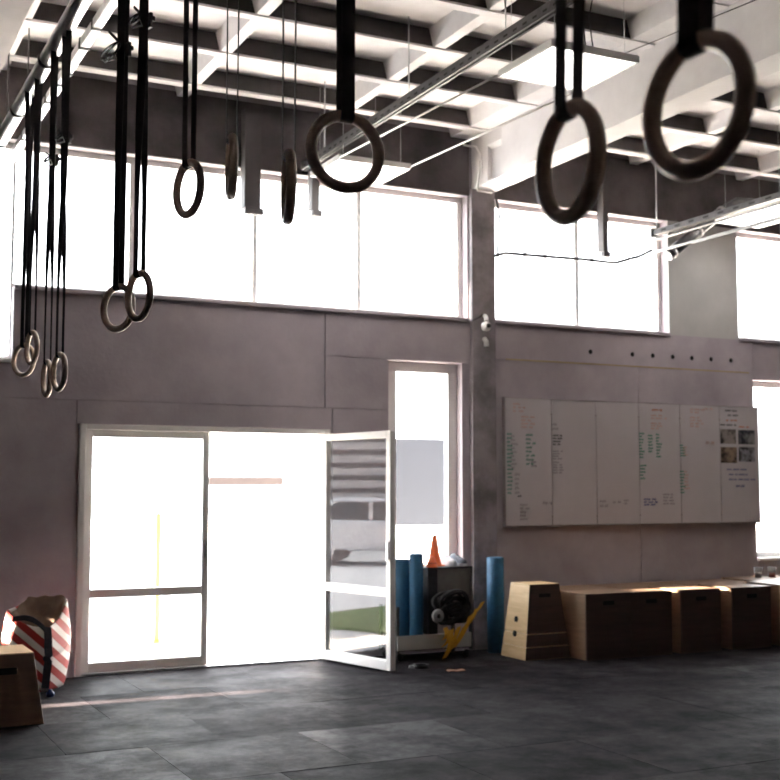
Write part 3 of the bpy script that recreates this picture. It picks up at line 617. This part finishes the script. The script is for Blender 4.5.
blue = M('blue_foam', (0.016, 0.10, 0.21), (0.012, 0.08, 0.17), scale=30, rough=0.55, bump=0.25, bscale=160)
blue_end = M('blue_foam_end', (0.07, 0.22, 0.38), (0.05, 0.18, 0.33), scale=30, rough=0.6)
def roller(x, y, z, r, h, label):
    o = empty('foam_roller', (x, y, z)); tag(o, label, 'foam roller', 'blue foam rollers')
    MB().lathe([(r-0.004, 0), (r, 0.004), (r, h-0.006), (r-0.006, h)], (x, y, z), 28).build('roller', blue, o)
    MB().lathe([(0.0, h-0.003), (r-0.012, h-0.002), (r-0.005, h)], (x, y, z), 28).build('end_face', blue_end, o)
    return o
roller(5.162, 10.20, 0.11, 0.078, 0.825, 'shorter blue foam roller standing in the rack by the open door edge')
roller(5.262, 10.085, 0.11, 0.066, 0.88, 'taller blue foam roller standing in the left bay of the rack')
roller(6.20, 10.19, 0, 0.085, 0.925, 'single blue foam roller standing before the concrete pillar')
orange = M('orange_plastic', (0.85, 0.16, 0.03), (0.75, 0.12, 0.02), scale=10, rough=0.4)
co = empty('traffic_cone', (5.51, 10.18, 0.858)); tag(co, 'tall orange cone standing on top of the black rack', 'cone')
MB().lathe([(0.075, 0.012), (0.068, 0.02), (0.020, 0.29), (0.014, 0.30), (0, 0.30)], (5.51, 10.18, 0.858), 20).build('cone_body', orange, co)
B('cone_base', orange, co, 5.435, 5.585, 10.105, 10.255, 0.858, 0.872, 0.005)
rc = random.Random(3)
for k, (x, y, h, lab) in enumerate(((5.415, 10.06, 0.10, 'orange marker cone lying left of the tall cone'), (5.40, 10.30, 0.12, 'orange marker cone behind at the left end of the rack top'))):
    o = empty('marker_cone', (x, y, 0.858)); tag(o, lab, 'cone', 'small orange cones')
    MB().lathe([(0.06, 0.0), (0.06, 0.006), (0.046, 0.03), (0.03, h-0.01), (0.012, h), (0, h)], (x, y, 0.858), 20).build('cone_body', orange, o)
    MB().lathe([(0.047, 0.03), (0.049, 0.034), (0.044, 0.045)], (x, y, 0.858), 20).build('cone_band', M('dark_orange', (0.6, 0.09, 0.02), rough=0.5), o)
# pair of trainers on the rack end
white_f = M('white_fabric', (0.62,0.62,0.66), (0.45,0.46,0.52), scale=14, rough=0.7); navy_f = M('navy_fabric', (0.045,0.05,0.08), (0.02,0.022,0.035), scale=16, rough=0.7)
def trainer(loc, rz, label, upper):
    o = empty('training_shoe', loc, rz); tag(o, label, 'shoe', 'training shoes on the rack'); WL[o.name] = Vector((0,0,0))
    def row(x, wdt, h): return [(x, -wdt*math.cos(t)*1.0, 0.025+h*math.sin(t)) for t in [math.pi*k/8 for k in range(9)]]
    prof = [(-0.13, 0.020, 0.06), (-0.115, 0.034, 0.085), (-0.07, 0.037, 0.09), (-0.03, 0.036, 0.085), (0.02, 0.039, 0.065), (0.07, 0.042, 0.05), (0.115, 0.036, 0.038), (0.14, 0.016, 0.018)]
    vv = [p for q_ in prof for p in row(*q_)]; ff = [(i*9+j, i*9+j+1, (i+1)*9+j+1, (i+1)*9+j) for i in range(len(prof)-1) for j in range(8)] + [tuple(range(9)), tuple(reversed(range(63, 72)))] 
    MB().add(vv, ff, True).build('upper', upper, o)
    sole = [(p[0], -p[1]-0.004) for p in prof] + [(p[0], p[1]+0.004) for p in reversed(prof)]
    MB().prism(sole, 0, 0.027, 'z').build('sole', white_f, o, bevel=0.004)
    for k in range(4): MB().tube([(0.00+0.02*k, -0.02, 0.088-0.008*k), (0.005+0.02*k, 0, 0.096-0.008*k), (0.0+0.02*k, 0.02, 0.088-0.008*k)], 0.003, 6).build('lace', white_f, o)
trainer((5.665, 10.20, 0.858), R(-90), 'white training shoe on the right end of the rack top', white_f); trainer((5.775, 10.19, 0.858), R(-90), 'dark training shoe beside the white one on the rack', navy_f)
# bundle of black and yellow suspension straps hung on the rack
ylw = M('yellow_webbing', (0.62, 0.33, 0.03), (0.50, 0.25, 0.02), scale=40, rough=0.6)
sb = empty('strap_bundle', (5.62, 9.9, 0.05)); tag(sb, 'tangle of black and yellow training straps hanging on the rack front', 'training straps')
rc = random.Random(11)
for k in range(11):
    cx_, cz_, a_, b_ = 5.60+rc.uniform(-.1, .12), 0.47+rc.uniform(-.06, .08), rc.uniform(.09, .15), rc.uniform(.05, .1); tl = rc.uniform(-.5, .5)
    pts = []; n_ = 24
    for j in range(n_+1):
        t = 2*math.pi*j/n_; px_, pz_ = a_*math.cos(t), b_*math.sin(t); pts.append((cx_+px_*math.cos(tl)-pz_*math.sin(tl), 9.955-0.008*k+0.012*math.sin(2*t+k), cz_+px_*math.sin(tl)+pz_*math.cos(tl)))
    MB().ribbon(pts, [(0.1, 1, 0.1)]*len(pts), 0.045, 0.022).build('black_strap', webbing, sb)
sbg = MB(); sbg.lathe([(0.0, 0.33), (0.07, 0.335), (0.115, 0.37), (0.125, 0.43), (0.10, 0.50), (0.05, 0.54), (0.0, 0.55)], (5.66, 9.95, 0), 18); sbg.v = [(x, 9.95+(y-9.95)*0.4, z) for x, y, z in sbg.v]; sbg.build('mesh_pouch', black, sb)
MB().lathe([(0.02, -0.02), (0.055, -0.02), (0.065, 0), (0.055, 0.02), (0.02, 0.02)], (5.37, 9.86, 0.42), 18, 'y').build('foam_wheel', M('grey_rubber', (0.22,0.22,0.23), rough=0.6), sb)
MB().lathe([(0.0, -0.024), (0.02, -0.024), (0.02, 0.024), (0, 0.024)], (5.37, 9.86, 0.42), 12, 'y').build('wheel_hub', black, sb)
for (p0, p1, p2) in (((5.47,0.28),(5.50,0.20),(5.43,0.14)), ((5.52,0.29),(5.50,0.16),(5.44,0.03)), ((5.58,0.29),(5.53,0.17),(5.45,0.04)), ((5.66,0.31),(5.58,0.20),(5.50,0.10)), ((5.72,0.40),(5.66,0.28),(5.57,0.15)), ((5.86,0.53),(5.80,0.46),(5.72,0.40)), ((5.60,0.31),(5.55,0.22),(5.47,0.09)), ((5.45,0.31),(5.47,0.24),(5.43,0.20)), ((5.69,0.34),(5.62,0.24),(5.545,0.12)), ((5.79,0.47),(5.74,0.38),(5.66,0.30))):
    pts = []
    for j in range(9):
        t = j/8; x = (1-t)**2*p0[0]+2*t*(1-t)*p1[0]+t*t*p2[0]; z = (1-t)**2*p0[1]+2*t*(1-t)*p1[1]+t*t*p2[1]; pts.append((x, 9.865-0.02*math.sin(t*3), z))
    MB().ribbon(pts, [(1, 0.15, 0.25)]*9, 0.05, 0.004).build('yellow_strap', ylw, sb)
# floor bits
o = empty('collar_clip', (5.04, 9.60, 0)); tag(o, 'small black clip lying on the floor before the open door', 'clip')
MB().lathe([(0.05, 0.0), (0.075, 0.0), (0.078, 0.03), (0.05, 0.03)], (5.05, 9.60, 0), 18).build('clip_ring', black, o); MB().box(4.94, 5.0, 9.585, 9.615, 0.004, 0.026).build('clip_lever', chrome, o, bevel=0.003)
o = MB(); pts = [(5.16+0.02*k, 9.30+0.01*math.sin(k*1.3), 0.006+0.004*math.sin(k*0.9)) for k in range(9)]
o = o.ribbon(pts, [(0, 1, 0.1)]*9, 0.05, 0.004).build('leather_strap', M('tan_leather', (0.36,0.16,0.09), rough=0.6)); tag(o, 'short tan strap lying on the floor before the rack', 'strap')

# ================================================================== OUTSIDE
gr = struct(B('ground_outside', M('pale_paving', (0.78,0.77,0.75), (0.70,0.69,0.68), scale=0.8, rough=0.9), None, -40, 50, DB, 60, -0.3, -0.03), 'pale sunlit paving outside the doors', 'ground')
lawn = B('lawn', M('grass', (0.16,0.22,0.06), (0.10,0.15,0.04), scale=6, rough=0.9, bump=0.6), None, -14, 2.3, DB+0.25, 13.2, -0.029, 0.0); lawn['kind'] = 'stuff'; tag(lawn, 'green lawn beside the path reflected in the door', 'lawn')
pole_m = M('yellow_paint', (0.32,0.25,0.05), (0.29,0.22,0.042), rough=0.5)
for x, y, lab in ((onZ(156, 640).x, onZ(156, 640).y, 'yellow post outside seen through the closed glass door'),):
    p = empty('yellow_post', (x, y, 0)); tag(p, lab, 'post'); B('post', pole_m, p, x-0.03, x+0.03, y-0.03, y+0.03, -0.03, 1.34, 0.008); B('foot_plate', pole_m, p, x-0.1, x+0.1, y-0.1, y+0.1, -0.03, -0.015)
B_ = empty('outside_canopy', (6.6, 19.5, 0)); tag(B_, 'dark roofed carport outside beyond the open doorway', 'carport')
roof_m = M('dark_roof', (0.028,0.018,0.015), (0.02,0.012,0.01), rough=0.7)
B('roof', roof_m, B_, 5.6, 6.98, 18.0, 21.0, 1.66, 1.79)
for x in (5.7, 6.9):
    for y in (18.3, 20.8): B('post', white_pvc, B_, x-0.04, x+0.04, y-0.04, y+0.04, -0.03, 1.62)
blue_p = M('blue_hoarding', (0.0080, 0.0118, 0.0195), (0.0074, 0.0108, 0.018), rough=0.7)
bp_ = empty('blue_hoarding', (8.3, 15.2, 0)); tag(bp_, 'flat blue panel standing outside the tall window', 'panel')
a = onY(380, 438, 15.2); b = onY(445, 525, 15.2); B('panel', blue_p, bp_, a.x, b.x, 15.2, 15.24, b.z, a.z, 0.004)
for x in (a.x+0.1, b.x-0.1): B('leg', steel, bp_, x-0.03, x+0.03, 15.24, 15.30, -0.03, a.z-0.05)
# louvred building and parked car at the left, mirrored in the open door
lb = empty('louvred_building', (-16, 24, 0)); tag(lb, 'grey louvred building outside at the left, mirrored in the open door', 'building')
lv = M('grey_louvre', (0.34,0.33,0.33), (0.27,0.26,0.26), rough=0.7); dkw = M('dark_wall', (0.05,0.05,0.055), (0.035,0.035,0.04), rough=0.8)
th_ = math.atan2(0.51, -0.86); ux = Vector((-math.sin(th_), math.cos(th_), 0)); fx = Vector((math.cos(th_), math.sin(th_), 0)); O_ = Vector((4.5, 9.9, 0))
def obox(name, mat, par, d0, d1, s0, s1, z0, z1):
    c = lambda d, s_, z: O_+fx*d+ux*s_+Vector((0,0,z))
    return MB().hexa([c(d0,s0,z0), c(d0,s1,z0), c(d1,s1,z0), c(d1,s0,z0), c(d0,s0,z1), c(d0,s1,z1), c(d1,s1,z1), c(d1,s0,z1)]).build(name, mat, par)
obox('wall', dkw, lb, 21, 25, -9, 9, -0.03, 4.2)
for k in range(9): obox('louvre', lv, lb, 20.85, 20.99, -9, 9, 0.95+k*0.34, 1.15+k*0.34)
for k in range(9): obox('post', dkw, lb, 20.7, 20.84, -8.5+k*2.1, -8.35+k*2.1, -0.03, 4.2)
obox('roof', lv, lb, 20.5, 25.2, -9.2, 9.2, 4.2, 4.45)
car = empty('parked_car', tuple(O_+fx*15)); tag(car, 'silver parked car outside at the left, mirrored in the open door', 'car')
cp = M('silver_paint', (0.55,0.56,0.58), (0.50,0.51,0.53), rough=0.25, metallic=0.5); cg = M('car_glass', (0.02,0.025,0.03), rough=0.08)
def cprof(poly, d0, d1, name, mat):
    v = [O_+fx*d+ux*p[0]+Vector((0,0,p[1])) for d in (d0, d1) for p in poly]; n = len(poly)
    return MB().add(v, [tuple(range(n)), tuple(reversed(range(n, 2*n)))]+[(i, n+i, n+(i+1) % n, (i+1) % n) for i in range(n)]).build(name, mat, car, bevel=0.05, seg=3)
O_ = O_ - ux*1.6
cprof([(-2.1,0.3),(2.1,0.3),(2.15,0.6),(2.0,0.82),(1.1,0.92),(-1.9,0.95),(-2.12,0.75)], 14.2, 15.9, 'body', cp)
cprof([(1.1,0.90),(0.45,1.38),(-1.1,1.42),(-1.8,0.93)], 14.3, 15.8, 'cabin', cp)
cprof([(0.95,0.93),(0.40,1.31),(-0.3,1.34),(-0.3,0.95)], 14.285, 14.32, 'side_window', cg); cprof([(-0.38,0.95),(-0.38,1.34),(-1.05,1.34),(-1.6,0.96)], 14.285, 14.32, 'side_window', cg)
for s_ in (-1.3, 1.35):
    for d_ in (14.22, 15.7):
        c = O_+fx*d_+ux*s_+Vector((0,0,0.31)); MB().tube([c, c+fx*0.2], 0.32, 20).build('wheel', black, car); MB().tube([c-fx*0.01, c+fx*0.02], 0.2, 16).build('hubcap', steel, car)
